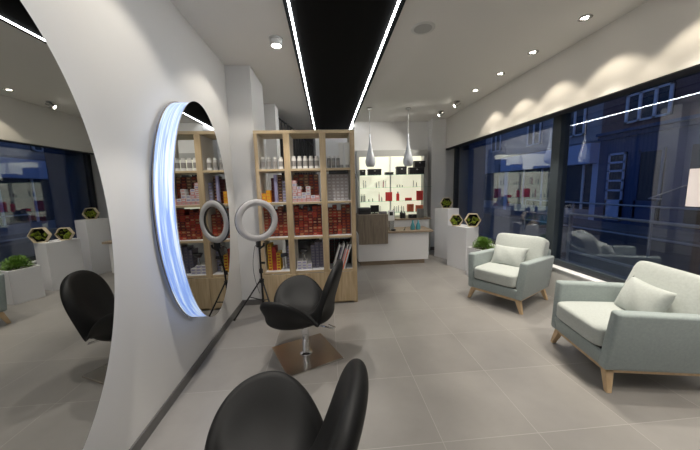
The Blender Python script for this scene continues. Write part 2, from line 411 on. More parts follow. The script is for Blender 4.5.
def pendant(x, label):
    t = thing('pendant_lamp', label, 'pendant lamp', (x, 5.54, 0), 0, 'teardrop pendants over the reception desk')
    obj('ceiling_rose', cyl(nb(), 0, 0, CZ - .02, CZ, .055, .05, n=24), 'steel', t)
    obj('cable', tube(nb(), [(0, 0, CZ - .02), (0, 0, 2.50)], .0055, 8), 'cable', t)
    prof = [(.0, 2.52), (.010, 2.52), (.014, 2.44), (.021, 2.36), (.034, 2.27), (.056, 2.18), (.080, 2.10), (.096, 2.035), (.098, 1.995), (.090, 1.95), (.074, 1.92), (.066, 1.91), (.0, 1.915)]
    obj('lamp_shade', lathe(nb(), prof, 36), 'ceramic', t, True)
    return t
pendant(.855, 'grey-white teardrop pendant lamp over the wooden end of the desk')
pendant(1.60, 'grey-white teardrop pendant lamp over the open right end of the desk')

# ------------------------------------------------------------------ mirrors
def mirror(y0, z0, a, b, label):
    t = thing('wall_mirror', label, 'mirror', (0, y0, z0), 0, 'oval mirrors with glowing rims')
    N = 128
    def ring(sc, x): return [(x, (a * sc) * math.cos(2 * PI * k / N), (b * sc) * math.sin(2 * PI * k / N)) for k in range(N)]
    def disc(x0, x1, s0, s1):
        bm = nb(); r0 = [bm.verts.new(p) for p in ring(s0, x0)]; r1 = [bm.verts.new(p) for p in ring(s1, x1)]
        bm.faces.new(r1); bm.faces.new(r0[::-1])
        for k in range(N): bm.faces.new((r0[k], r0[(k + 1) % N], r1[(k + 1) % N], r1[k]))
        bmesh.ops.recalc_face_normals(bm, faces=bm.faces); return bm
    obj('mirror_glass', disc(-1.006, -1.000, 1.0, 1.0), 'mirror', t)
    obj('back_plate', disc(-1.169, -1.136, .93, .93), 'darkgrey', t)
    bm = nb(); uvl = bm.loops.layers.uv.new('UVMap')
    r0 = [bm.verts.new(p) for p in ring(.990, -1.138)]; r1 = [bm.verts.new(p) for p in ring(.990, -1.006)]
    for k in range(N):
        f = bm.faces.new((r0[k], r0[(k + 1) % N], r1[(k + 1) % N], r1[k])); f.smooth = True
        for l, (uu, vv) in zip(f.loops, ((0, k), (0, k + 1), (1, k + 1), (1, k))): l[uvl].uv = (uu, vv / N * 4)
    obj('glowing_rim', bm, 'rim', t)
    bm = nb(); q = [[bm.verts.new(p) for p in ring(sc, x)] for sc, x in ((.985, -1.143), (1.0, -1.143), (1.0, -1.136), (.985, -1.136))]
    for i in range(4):
        for k in range(N): bm.faces.new((q[i][k], q[i][(k + 1) % N], q[(i + 1) % 4][(k + 1) % N], q[(i + 1) % 4][k]))
    bmesh.ops.recalc_face_normals(bm, faces=bm.faces); obj('edge_band', bm, 'bronze', t)
mirror(2.455, 1.330, .50, .885, 'oval wall mirror with blue-white glowing rim beside the ring light')
mirror(.83, 1.355, .545, .95, 'very large cropped oval wall mirror at the left edge, nearest the viewer')

# ------------------------------------------------------------------ styling chairs
def swan_shell():
    """black bucket shell, facing local -Y; two rounded side wings and a tall petal back"""
    bm = nb(); NP, NT = 168, 16; rows = []
    def rim(ph):               # ph: 0 = front, 180 = back, symmetric
        d = abs((ph + 180) % 360 - 180)
        arm = 0.0; back = 0.0
        u = (d - 80) / (70.0 if d < 80 else 43.0)
        if abs(u) < 1: arm = (1 - abs(u) ** 2.0) ** .9
        v = (d - 180) / 51.0
        if abs(v) < 1: back = (1 - abs(v) ** 2.3) ** .60
        h = .415 + .232 * arm + .480 * back
        lean = max(.0, 1)
        R = .270 + .070 * arm + .040 * back
        return h, R, arm, back
    for i in range(NP):
        ph = 360.0 * i / NP; h, R, arm, back = rim(ph); a = math.radians(ph); row = []
        sa, ca = math.sin(a), -math.cos(a); kx = 1 + .22 * back
        def put(rr, zz, g): row.append(bm.verts.new((rr * sa * (1 + .34 * back * g), rr * ca - .055 * arm * min(1, g * 1.6), zz)))
        for j in range(1, 11):                       # padded inner face, a smooth ramp up to the rim
            t = j / 11; e = 1.25 + .35 * back
            put(R * (.16 + .82 * t), .405 + .012 * t + (h - .425) * t ** (e + .6), t)
        put(R - .012, h - .028, 1); put(R - .002, h - .006, 1); put(R + .018, h + .004, 1); put(R + .038 + .014 * back, h - .008, 1); put(R + .046 + .022 * back, h - .035, 1)
        rb = .262 + .066 * arm
        for j in range(1, 9):                        # outer shell going down and under the seat
            t = j / 8; rr = (R + .046 + .022 * back) + (rb + .012 - R - .046 - .022 * back) * min(1, t * 1.3); z0 = h - .035
            put(rr, z0 + (.425 - z0) * t ** .9, 1)
        for j in range(1, 8):
            t = j / 8 * PI / 2; put((rb + .012) * math.cos(t) ** .8 + .03 * math.sin(t), .425 - .072 * math.sin(t), math.cos(t))
        rows.append(row)
    c0 = bm.verts.new((0, 0, .405)); c1 = bm.verts.new((0, 0, .350)); L = len(rows[0])
    for i in range(NP):
        A, B = rows[i], rows[(i + 1) % NP]
        bm.faces.new((c0, B[0], A[0])); bm.faces.new((c1, A[L - 1], B[L - 1]))
        for j in range(L - 1): bm.faces.new((A[j], B[j], B[j + 1], A[j + 1]))
    bmesh.ops.recalc_face_normals(bm, faces=bm.faces)
    return bm
def styling_chair():
    t = thing('styling_chair', '', 'salon chair')
    o = obj('seat_shell', swan_shell(), 'leather', t, True)
    md = o.modifiers.new('sm', 'SMOOTH'); md.factor = .5; md.iterations = 6
    md = o.modifiers.new('sub', 'SUBSURF'); md.levels = 1; md.render_levels = 2
    autosmooth(obj('pedestal_column', lathe(nb(), [(.0, .012), (.060, .012), (.058, .018), (.034, .026), (.031, .03), (.031, .20), (.036, .205), (.036, .30), (.030, .31), (.030, .355), (.0, .355)], 32), 'chrome', t), 35)
    obj('swivel_plate', cyl(nb(), 0, 0, .325, .350, .10, .13, n=28), 'black', t)
    obj('base_plate', box(nb(), -.255, .255, -.255, .255, 0, .013, .003), 'baseplate', t, rot=(0, 0, math.radians(35)))
    obj('height_lever', tube(nb(), [(.02, .03, .315), (.06, .20, .300), (.065, .275, .285), (.03, .285, .28), (.01, .22, .295)], .006, 8), 'chrome', t)
    obj('seat_bolt', cyl(nb(), -.10, -.16, .30, .345, .012, n=12), 'black', t)
    return t
ch = styling_chair(); ch.location = (-.245, 2.475, 0); ch.rotation_euler = (0, 0, math.radians(-100))
ch['label'] = 'black winged salon chair on a square steel plate, whole chair in view'
ch['group'] = 'black styling chairs facing the mirrors'
c2 = copy_tree(ch); c2.location = (-.243, .93, 0)
c2['label'] = 'black winged salon chair in the foreground, cut off by the bottom edge'

# ------------------------------------------------------------------ armchairs
def puff(dx, dy, dz, power=4.0, bulge=.0, n=18, pinch=0.0):
    """soft cushion centred on the origin"""
    bm = nb(); bmesh.ops.create_cube(bm, size=2.0)
    bmesh.ops.subdivide_edges(bm, edges=bm.edges[:], cuts=n, use_grid_fill=True)
    for v in bm.verts:
        x, y, z = v.co
        L = (abs(x) ** power + abs(y) ** power + abs(z) ** power) ** (1 / power); m_ = max(abs(x), abs(y), abs(z))
        x, y, z = x * m_ / L, y * m_ / L, z * m_ / L
        k = 1 + bulge * (1 - x * x) * (1 - y * y)
        s = 1 - pinch * (1 - abs(x)) * abs(y) ** 3; s2 = 1 - pinch * (1 - abs(y)) * abs(x) ** 3
        v.co = (x * dx / 2 * s2, y * dy / 2 * s, z * dz / 2 * k)
    return bm
def pillow_mesh(w, h, th, n=22):
    bm = nb(); bmesh.ops.create_grid(bm, x_segments=n, y_segments=n, size=1.0)
    top = bm.verts[:]
    for v in top:
        x, y = v.co.x, v.co.y
        k = max(0, (1 - x ** 2) * (1 - y ** 2)) ** .42
        px, py = x * (1 - .10 * (1 - abs(x)) * 0 - .09 * (1 - y * y) * abs(x) ** 2), y * (1 - .09 * (1 - x * x) * abs(y) ** 2)
        wr = .003 * math.sin(7 * x + 4 * y) * k
        v.co = (px * w / 2, py * h / 2, k * th / 2 + wr)
    g = bmesh.ops.duplicate(bm, geom=bm.verts[:] + bm.edges[:] + bm.faces[:])
    for e in g['geom']:
        if isinstance(e, bmesh.types.BMVert): e.co.z = -e.co.z
    bmesh.ops.remove_doubles(bm, verts=bm.verts, dist=.0015)
    bmesh.ops.recalc_face_normals(bm, faces=bm.faces)
    return bm
def armchair():
    """faces local -Y, back towards +Y"""
    t = thing('armchair', '', 'armchair')
    fr, bk = -.37, .37
    bm = nb(); hexa(bm, [(-.27, fr + .012, .165), (.27, fr + .012, .165), (.27, bk, .165), (-.27, bk, .165), (-.27, fr + .005, .285), (.27, fr + .005, .285), (.27, bk, .285), (-.27, bk, .285)], .012)
    hexa(bm, [(-.29, bk - .13, .17), (.29, bk - .13, .17), (.29, bk, .17), (-.29, bk, .17), (-.30, bk - .04, .66), (.30, bk - .04, .66), (.30, bk + .06, .66), (-.30, bk + .06, .66)], .03, seg=4)
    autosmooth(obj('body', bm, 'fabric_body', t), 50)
    for s in (-1, 1):
        bm = nb(); x0, x1, X0, X1 = s * .235, s * .315, s * .262, s * .350
        hexa(bm, [(x0, fr, .162), (x1, fr, .162), (x1, bk, .162), (x0, bk, .162), (X0, fr + .035, .61), (X1, fr + .035, .61), (X1, bk + .02, .585), (X0, bk + .02, .585)], .024, seg=4)
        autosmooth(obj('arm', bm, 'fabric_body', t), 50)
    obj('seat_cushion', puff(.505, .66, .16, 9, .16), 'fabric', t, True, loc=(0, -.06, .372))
    obj('seat_gap_shade', box(nb(), -.235, .235, fr + .02, bk - .1, .283, .30), 'black', t)  # black bar standing in for the shadow in the gap under the cushion
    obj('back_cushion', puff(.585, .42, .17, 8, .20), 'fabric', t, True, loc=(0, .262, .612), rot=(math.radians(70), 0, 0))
    bm = nb(); box(bm, -.285, .285, fr + .03, fr + .07, .132, .166, .004); box(bm, -.285, .285, bk - .09, bk - .05, .132, .166, .004)
    for s in (-.285, .245): box(bm, s, s + .04, fr + .07, bk - .09, .132, .166, .004)
    obj('wooden_base', bm, 'beech', t)
    for sx in (-1, 1):
        for sy in (-1, 1):
            y1 = fr + .055 if sy < 0 else bk - .075; yb = y1 + (-.02 if sy < 0 else .03)
            tx, bx = sx * .262, sx * .312; bm = nb()
            hexa(bm, [(bx - .016, yb - .016, 0), (bx + .016, yb - .016, 0), (bx + .016, yb + .016, 0), (bx - .016, yb + .016, 0),
                      (tx - .028, y1 - .026, .150), (tx + .028, y1 - .026, .150), (tx + .028, y1 + .026, .150), (tx - .028, y1 + .026, .150)], .005)
            obj('leg', bm, 'beech', t)
    return t
def throw_pillow(base, off, tilt, spin, label):
    p = obj('throw_pillow', pillow_mesh(.40, .30, .15), 'fabric', None, True)
    m4 = base.matrix_basis @ Matrix.Translation(off) @ Euler((0, 0, spin)).to_matrix().to_4x4() @ Euler((tilt, 0, 0)).to_matrix().to_4x4()
    p.matrix_basis = m4
    return tag(p, label, 'cushion', 'sage throw pillows on the armchairs')
a1 = armchair(); a1.location = (2.345, 3.44, 0); a1.rotation_euler = (0, 0, math.radians(-59.5))
a1['label'] = 'pale sage armchair beside the low white planter, farther from the viewer'; a1['group'] = 'sage armchairs along the window'
a1.scale = (1.07, 1.05, 1.0)
a2 = copy_tree(a1); a2.location = (2.385, 1.985, 0); a2.rotation_euler = (0, 0, math.radians(-101))
a2['label'] = 'pale sage armchair nearest the viewer, cut off by the right edge'
throw_pillow(a1, (-.03, .045, .555), math.radians(60), math.radians(4), 'sage throw pillow leaning on the farther armchair')
throw_pillow(a2, (.01, .075, .57), math.radians(66), math.radians(-8), 'sage throw pillow leaning on the armchair cut by the right edge')

# ------------------------------------------------------------------ pedestals, moss frames, plant
def pedestal(c0, s, s2, h, label, planter=False):
    e1 = Vector((.36, -.933, 0)); e2 = Vector((.933, .36, 0)); ctr = Vector((*c0, 0)) + e1 * s / 2 + e2 * s2 / 2
    rz = math.atan2(e2.y, e2.x)
    bm = nb()
    if not planter: box(bm, -s2 / 2, s2 / 2, -s / 2, s / 2, 0, h, .004)
    else:
        box(bm, -s / 2, s / 2, -s / 2, s / 2, 0, h - .05, .003)
        k = s / 2
        for (a, b, c, d) in ((-k, k, -k, -k + .02), (-k, k, k - .02, k), (-k, -k + .02, -k + .02, k - .02), (k - .02, k, -k + .02, k - .02)): box(bm, a, b, c, d, h - .051, h, .002)
    o = obj('planter' if planter else 'display_pedestal', bm, 'white_box', None, loc=tuple(ctr), rot=(0, 0, rz))
    tag(o, label, 'planter' if planter else 'pedestal', None if planter else 'white pedestals in the window corner'); return o, ctr
pd1, q1 = pedestal((2.27, 5.85), .38, .30, 1.045, 'tallest white pedestal with one hexagonal moss frame')
pd2, q2 = pedestal((2.235, 5.12), .45, .30, .775, 'middle height white pedestal with two hexagonal moss frames')
pd3, q3 = pedestal((2.30, 4.47), .34, .34, .485, 'low square white planter holding a bushy green plant', True)
def hex_frame(x, y, z, ang, R, label):
    t = thing('hexagonal_moss_frame', label, 'wall decoration', (x, y, z), ang, 'hexagonal moss frames on the pedestals')
    d = .075; hh = R * math.sin(PI / 3)
    bm = nb(); rings = []
    for rr, yy in ((R, -d / 2), (R, d / 2), (R - .013, d / 2), (R - .013, -d / 2)):
        rings.append([bm.verts.new((rr * math.cos(k * PI / 3), yy, rr * math.sin(k * PI / 3) + hh)) for k in range(6)])
    for i in range(4):
        for k in range(6): bm.faces.new((rings[i][k], rings[i][(k + 1) % 6], rings[(i + 1) % 4][(k + 1) % 6], rings[(i + 1) % 4][k]))
    bmesh.ops.recalc_face_normals(bm, faces=bm.faces); obj('hexagon_frame', bm, 'hexwood', t)
    bm = nb(); v0 = [bm.verts.new(((R - .013) * math.cos(k * PI / 3), d / 2 - .012, (R - .013) * math.sin(k * PI / 3) + hh)) for k in range(6)]
    v1 = [bm.verts.new((v.co.x, d / 2 - .001, v.co.z)) for v in v0]
    bm.faces.new(v0); bm.faces.new(v1[::-1])
    for k in range(6): bm.faces.new((v0[k], v0[(k + 1) % 6], v1[(k + 1) % 6], v1[k]))
    bmesh.ops.recalc_face_normals(bm, faces=bm.faces); obj('backing', bm, 'moss_dark', t)
    bm = nb(); rnd = random.Random(label)
    for k in range(26):
        a = rnd.uniform(0, 2 * PI); rr = (R * .70) * math.sqrt(rnd.random()); s = rnd.uniform(.010, .024)
        px, pz = rr * math.cos(a), rr * math.sin(a) * .85
        if pz > .25 * R and rnd.random() < .6: continue
        tt = bmesh.new(); bmesh.ops.create_icosphere(tt, subdivisions=2, radius=s)
        for v in tt.verts: v.co *= rnd.uniform(.75, 1.2)
        bmesh.ops.translate(tt, verts=tt.verts, vec=(px, d / 2 - .022 - rnd.uniform(0, .018), pz + hh)); merge(bm, tt)
    obj('moss', bm, 'moss', t, True)
hex_frame(2.455, 5.70, 1.045, math.radians(-14), .125, 'hexagonal wooden frame of green moss on the tallest pedestal')
hex_frame(2.33, 4.97, .775, math.radians(-18), .118, 'left hexagonal moss frame of the two on the middle pedestal')
hex_frame(2.555, 4.80, .775, math.radians(-16), .135, 'right hexagonal moss frame of the two on the middle pedestal')
bm = nb(); rnd = random.Random(5)
def leafblade(bm, p, d, L, wd):
    d = d.normalized(); s = d.cross(Vector((0, 0, 1))); s = (s if s.length > .1 else Vector((1, 0, 0))).normalized() * wd
    n = d.cross(s).normalized() * wd * .3
    v = [bm.verts.new(q) for q in (p, p + d * L * .5 + s + n, p + d * L, p + d * L * .5 - s + n)]
    bm.faces.new(v)
for k in range(1500):
    a = rnd.uniform(0, 2 * PI); el = rnd.uniform(-.1, 1.5); r = rnd.uniform(.05, .155) 
    d = Vector((math.cos(a) * math.cos(el), math.sin(a) * math.cos(el), math.sin(el)))
    p = Vector((d.x * r * 1.05, d.y * r * 1.05, .02 + d.z * r * 1.05 + .02))
    leafblade(bm, p, d + Vector((rnd.uniform(-.6, .6), rnd.uniform(-.6, .6), rnd.uniform(-.3, .6))), rnd.uniform(.02, .045), .009)
for k in range(160):
    a = rnd.uniform(-1.1, .7); p = Vector((math.cos(a) * .12, math.sin(a) * .12, .03))
    leafblade(bm, p + Vector((rnd.uniform(-.03, .06), rnd.uniform(-.05, .05), rnd.uniform(-.02, .03))), Vector((math.cos(a), math.sin(a), rnd.uniform(-.5, .3))), .05, .010)
pl = thing('bushy_plant', 'small bushy green plant growing in the low white planter', 'plant', (q3.x + .0, q3.y, .44))
obj('foliage', bm, ['leaf'], pl)
bm = nb()
for k in range(6):
    a = k * PI / 3; tube(bm, [(0, 0, 0), (.05 * math.cos(a), .05 * math.sin(a), .10)], .004, 6)
obj('stem', bm, 'leaf_dark', pl)
tag(obj('potting_soil', box(nb(), -.155, .155, -.155, .155, .4355, .445), 'brown', None, loc=(q3.x, q3.y, 0), rot=(0, 0, math.atan2(.36, .933))), 'brown soil filling the low white planter', 'soil', kind='stuff')

# ------------------------------------------------------------------ shelving unit
FY, BY = 3.60, 3.98
SX = [(-.826, -.514), (-.441, -.074), (0.0, .302)]
SZ = [1.766, 1.352, .907, .461]; TOP = 2.222
su = thing('shelving_unit', 'tall pale oak shelving unit with three columns of salon products', 'shelving unit')
for a, b in ((-.866, -.826), (.302, .358)):
    obj('side_panel', box(nb(), a, b, FY, BY, 0, TOP, .003), 'oak', su)
for a, b in ((-.514, -.441), (-.074, 0.0)):
    obj('upright', box(nb(), a, b, FY, BY, 0, TOP - .035, .003), 'oak', su)
obj('top_panel', box(nb(), -.866, .358, FY - .002, BY, TOP - .035, TOP + .003, .003), 'oak_h', su)
for ci, (a, b) in enumerate(SX):
    for z in SZ: obj('shelf', box(nb(), a, b, FY + .004, BY, z - .028, z, .002), 'oak_h', su)
    for z0, z1 in ((.461, .879), (.907, 1.324), (1.352, 1.738), (1.766, 2.187)):
        obj('side_lining', box(nb(), a, a + .003, FY + .02, BY - .003, z0, z1), 'shelf_in', su)
        obj('side_lining', box(nb(), b - .003, b, FY + .02, BY - .003, z0, z1), 'shelf_in', su)
        obj('shelf_lining', box(nb(), a + .003, b - .003, FY + .012, BY - .003, z0, z0 + .002), 'lacquer', su)
    obj('cupboard_door', box(nb(), a - .035 if ci else a - .03, b + .035, FY - .016, FY - .001, .03, .428, .002), 'oak', su)
obj('plinth', box(nb(), -.86, .35, FY + .03, BY - .02, 0, .03), 'oak', su)
obj('hinge', box(nb(), .358, .372, 3.66, 3.69, 1.63, 1.70, .004), 'steel', su)

def carton_mesh(key, w_, d_, h_, m1, m2):
    bm = nb(); box(bm, -w_ / 2, w_ / 2, 0, d_, 0, h_, .0012, seg=1); box(bm, -w_ / 2 + w_ * .18, w_ / 2 - w_ * .18, -.0008, .001, h_ * .28, h_ * .72, mi=1)
    me = bpy.data.meshes.new(key); bm.to_mesh(me); bm.free(); me.materials.append(M[m1]); me.materials.append(M[m2]); return me
ORD = ['bottom', 'second', 'third', 'fourth', 'fifth', 'sixth', 'seventh', 'eighth', 'ninth', 'tenth', 'eleventh', 'twelfth', 'topmost']
ST = ['first', 'second', 'third', 'fourth', 'fifth', 'sixth', 'seventh']
BAY = ['left', 'middle', 'right']
ROW = {0: 'top', 1: 'second', 2: 'third', 3: 'lowest'}
count = [0]
def stack(bay, row, si, x, y, z, n, kinds, w_=.054, h_=.0385, d_=.17):
    """a stack of flat cartons end-on; kinds = function of level -> (colour word, mesh materials)"""
    for k in range(n):
        cw, m1, m2 = kinds(k)
        key = f'{m1}_{m2}_{w_:.3f}_{h_:.3f}'
        me = MESH.get(key) or MESH.setdefault(key, carton_mesh(key, w_ - .002, d_, h_ - .001, m1, m2))
        o = bpy.data.objects.new('hair_colour_carton', me); COL.objects.link(o)
        o.location = (x + random.uniform(-.001, .001), y + random.uniform(0, .006), z + k * h_)
        tag(o, f'{cw} carton, {ORD[k]} up in {ST[si]} stack, {BAY[bay]} column, {ROW[row]} open shelf', 'carton', f'cartons on the {ROW[row]} shelf, {BAY[bay]} column')
        count[0] += 1
MESH = {}
rc = random.Random(11)
def reds(k): return rc.choice([('dark red', 'darkred', 'rust'), ('dark red', 'darkred', 'tan'), ('red', 'redcarton', 'rust'), ('red', 'redcarton', 'tan'), ('rust red', 'rust', 'tan'), ('maroon', 'maroon', 'rust')])
def darks(k): return rc.choice([('dark red', 'darkred', 'rust'), ('maroon', 'maroon', 'rust'), ('brown', 'brown', 'tan')])
def browns(k): return rc.choice([('brown', 'brown', 'tan'), ('maroon', 'maroon', 'tan')])
Y0 = 3.70
# third open shelf: dense red cartons in all three columns
for bay, (a, b) in enumerate(SX):
    n = int((b - a - .008) / .054)
    for s in range(n):
        hcount = [10, 10, 9, 10, 8, 10][(s + bay) % 6]
        stack(bay, 2, s, a + .006 + .027 + s * ((b - a - .012) / n), Y0, .909, hcount, reds if not (bay == 2 and s > 2) else darks, w_=(b - a - .012) / n)
# second open shelf
for s, (n, kd) in enumerate([(3, lambda k: ('orange', 'orange', 'yellow')), (4, lambda k: ('orange', 'orange', 'yellow'))]):
    stack(0, 1, s, -.795 + s * .056, Y0 - .05, 1.3545, n, kd)
stack(0, 1, 2, -.683, Y0 + .02, 1.3545, 8, lambda k: ('maroon', 'maroon', 'maroon'))
stack(0, 1, 3, -.60, Y0 + .02, 1.3545, 9, browns)
stack(0, 1, 4, -.544, Y0, 1.3545, 7, lambda k: ('lilac grey', 'greycarton', 'lilac'))
o = obj('display_tube', cyl(nb(), 0, 0, 0, .345, .022, n=24), 'lilac', None, loc=(-.645, Y0 - .02, 1.3545))
tag(o, 'tall pale lilac tube among cartons in the left column', 'tube')
for s, n in enumerate([7, 5, 3, 5, 2, 2]):
    stack(1, 1, s, -.408 + s * .0565, Y0 - .06, 1.3545, n, lambda k: rc.choice([('pale pink', 'pink', 'whitecarton'), ('white', 'whitecarton', 'pink'), ('white', 'whitecarton', 'lilac')]) if k else ('rose pink', 'pink', 'palecarton'), w_=.056, d_=.09)
for s in range(5):
    for k in range(9):
        cw, m1, m2 = darks(k); key = f'{m1}_{m2}_0.054_0.038b'
        me = MESH.get(key) or MESH.setdefault(key, carton_mesh(key, .060, .12, .0375, m1, m2))
        o = bpy.data.objects.new('hair_colour_carton', me); COL.objects.link(o); o.location = (-.395 + s * .064, Y0 + .06, 1.3545 + k * .0385)
        tag(o, f'{cw} carton behind the pink ones, {ORD[k]} up in {ST[s]} rear stack, middle column', 'carton', 'dark cartons behind the pale ones, middle column')
for s in range(5):
    stack(2, 1, s, .034 + s * .054, Y0, 1.3545, 8, lambda k: ('pale grey-pink', 'palecarton', 'whitecarton'), h_=.0425)
# lowest open shelf
stack(0, 3, 0, -.775, Y0 - .02, .4635, 9, lambda k: ('yellow', 'yellow', 'redcarton'))
stack(0, 3, 1, -.720, Y0 - .02, .4635, 8, lambda k: ('red', 'redcarton', 'redcarton'))
stack(0, 3, 2, -.665, Y0 - .02, .4635, 6, lambda k: ('yellow', 'yellow', 'redcarton'))
stack(0, 3, 3, -.545, Y0 + .06, .4635, 8, lambda k: ('grey', 'greycarton', 'lilac'))
for s, n in enumerate([3, 3, 2]):
    stack(1, 3, s, -.395 + s * .066, Y0 - .05, .4635, n, lambda k: ('white', 'whitecarton', 'lilac'), w_=.064)
for s, n in enumerate([8, 9, 9]):
    stack(1, 3, 3 + s, -.215 + s * .056, Y0 + .02, .4635, n, lambda k: ('purple-grey', 'purplegrey', 'greycarton'))
for s in range(4): stack(2, 3, s, .04 + s * .074, Y0 + .18, .464, 9, lambda k: ('black', 'black', 'maroon'), w_=.072, d_=.09)

def can(x, y, z, h, r, m, label, capm='canwhite', group='spray cans on the top shelf'):
    t = thing('spray_can', label, 'spray can', (x, y, z), 0, group)
    autosmooth(obj('can_body', lathe(nb(), [(0, 0), (r * .95, 0), (r, .006), (r, h * .78), (r * .9, h * .82), (0, h * .82)], 24), m, t), 35)
    autosmooth(obj('can_cap', lathe(nb(), [(0, h * .80), (r * .78, h * .80), (r * .78, h * .97), (r * .6, h), (0, h)], 20), capm, t), 35)
    obj('can_label', lathe(nb(), [(r * 1.006, h * .2), (r * 1.012, h * .22), (r * 1.012, h * .6), (r * 1.006, h * .62)], 24), 'canlabel', t, True)
P4 = ['leftmost', 'second', 'third', 'fourth', 'rightmost']
for i in range(4): can(-.788 + i * .074, 3.68, 1.7685, .150, .028, 'silver' if i < 3 else 'canwhite', f'{P4[i]} silver spray can in the left column of the top shelf')
for i in range(5): can(-.405 + i * .072, 3.68, 1.7685, .155, .029, 'canwhite', f'{P4[i]} white spray can in the middle column of the top shelf')
for i in range(3): can(.035 + i * .058, 3.68, 1.7685, .15, .024, 'cangrey', f'{P4[i]} dark grey spray can in the right column of the top shelf')
for i in range(2):
    t = thing('cosmetic_tube', ['left', 'right'][i] + ' tall white squeeze tube standing right of the grey spray cans', 'tube', (.195 + i * .075, 3.70, 1.7685), 0, 'white squeeze tubes on the top shelf')
    obj('tube_cap', cyl(nb(), 0, 0, 0, .04, .023, n=20), 'silver', t)
    bm = nb(); hexa(bm, [(-.018, -.018, .04), (.018, -.018, .04), (.018, .018, .04), (-.018, .018, .04), (-.034, -.005, .315), (.034, -.005, .315), (.034, .005, .315), (-.034, .005, .315)], .004)
    obj('tube_body', bm, 'canwhite', t)
tag(obj('price_rail', box(nb(), .03, .275, 3.625, 3.635, 1.690, 1.735, .002), 'black', None), 'black strip hanging under the top shelf, right column', 'shelf strip')
# products lying behind in the right part of lowest shelf: leaning magazines
mags = [('paper', 'white'), ('black', 'black'), ('purplegrey', 'dark purple'), ('paper', 'white-spined'), ('darkgrey', 'dark grey'), ('pink', 'pink'), ('whitecarton', 'pale grey'), ('coral', 'coral'), ('lacquer', 'glossy white')]
for i, (m_, wd) in enumerate(mags):
    hh = [.33, .30, .31, .345, .30, .28, .33, .26, .33][i]; th = .014
    t = thing('magazine', f'{wd} magazine leaning right, {["first","second","third","fourth","fifth","sixth","seventh","eighth","ninth"][i]} from the left on the lowest shelf', 'magazine', (.046 + i * .018, 3.60, .464), 0, 'leaning magazines on the lowest shelf')
    ang = math.radians(17)
    obj('cover', box(nb(), -th / 2, th / 2, 0, .21, 0, hh, .001, seg=1), m_, t, rot=(0, ang, 0))
    obj('pages', box(nb(), -th / 2 + .002, th / 2 - .002, .004, .212, .002, hh + .001), 'paper', t, rot=(0, ang, 0))
# glassware and a dryer among the lowest shelf cartons
t = thing('hair_dryer', 'small grey hair dryer standing in the left column of the lowest shelf', 'hair dryer', (-.60, 3.70, .4635))
obj('nozzle', tube(nb(), [(-.03, 0, .19), (.055, -.01, .205)], .030, 16, r1=.022), 'darkgrey', t); obj('handle', tube(nb(), [(0, 0, .005), (-.005, 0, .17)], .017, 12), 'steel', t)
t = thing('salon_bowl', 'dark bowl on a stand in the middle column of the lowest shelf', 'bowl', (-.33, 3.68, .5795))
obj('bowl', lathe(nb(), [(0, .10), (.035, .10), (.055, .14), (.058, .15), (.05, .145), (.03, .112), (0, .112)], 24), 'darkgrey', t, True); obj('stand', cyl(nb(), 0, 0, 0, .10, .02, .010, n=16), 'steel', t)

# ------------------------------------------------------------------ ring light on tripod
rl = thing('ring_light', 'ring light on a black tripod standing by the mirror wall', 'ring light', (-.80, 3.28, 0))
na = math.radians(32); RO = Vector((.025, -.13, 1.185))
bm = nb(); R0, R1 = .163, .232; prof = [(R0, -.012), (R0 + .004, -.018), (R1 - .004, -.018), (R1, -.012), (R1, .018), (R0, .018)]
N = 72; rings = []
for k in range(N):
    a = 2 * PI * k / N; rings.append([bm.verts.new((r * math.cos(a), yy, r * math.sin(a))) for r, yy in prof])
for k in range(N):
    A, B = rings[k], rings[(k + 1) % N]
    for j in range(6):
        f = bm.faces.new((A[j], A[(j + 1) % 6], B[(j + 1) % 6], B[j])); f.smooth = True; f.material_index = 0 if j in (0, 1, 2) else 1
bmesh.ops.recalc_face_normals(bm, faces=bm.faces)
ro = obj('ring_lamp', bm, ['ringwhite', 'black'], rl, loc=tuple(RO), rot=(0, 0, na))
obj('mount_bracket', box(nb(), -.022, .022, -.02, .035, -.30, -.225, .006), 'black', rl, loc=tuple(RO), rot=(0, 0, na))
obj('pole', tube(nb(), [(.025, -.11, .90), (.005, -.02, .62), (0, 0, .30), (0, 0, .18)], .011, 12), 'black', rl)
obj('phone_clamp', tube(nb(), [(.02, -.10, .86), (.075, -.12, .90), (.08, -.12, .93)], .012, 10), 'black', rl)
bm = nb(); cyl(bm, 0, 0, .555, .60, .022, n=16); obj('pole_clamp', bm, 'black', rl)
obj('clamp_knob', tube(nb(), [(.02, -.02, .68), (.055, -.03, .68)], .013, 12), 'black', rl)
bm = nb(); cyl(bm, 0, 0, .44, .48, .026, n=16); obj('leg_collar', bm, 'black', rl)
for dx, dy in ((-.335, -.03), (-.06, .285), (.20, -.27)):
    lg = obj('leg', tube(nb(), [(dx * .06, dy * .06, .46), (dx, dy, .012)], .009, 10), 'black', rl)
    obj('brace', tube(nb(), [(0, 0, .22), (dx * .45, dy * .45, .275)], .006, 8), 'black', rl)
    obj('rubber_foot', tube(nb(), [(dx * .97, dy * .97, .024), (dx * 1.02, dy * 1.02, .004)], .012, 10), 'black', lg)
cb = [(.02, -.10, .93)]
for i in range(1, 13):
    u = i / 12; cb.append((-.03 - .05 * math.sin(u * PI), -.04 + .03 * u, .93 - .62 * u))
obj('power_cable', tube(nb(), cb, .003, 6), 'black', rl)

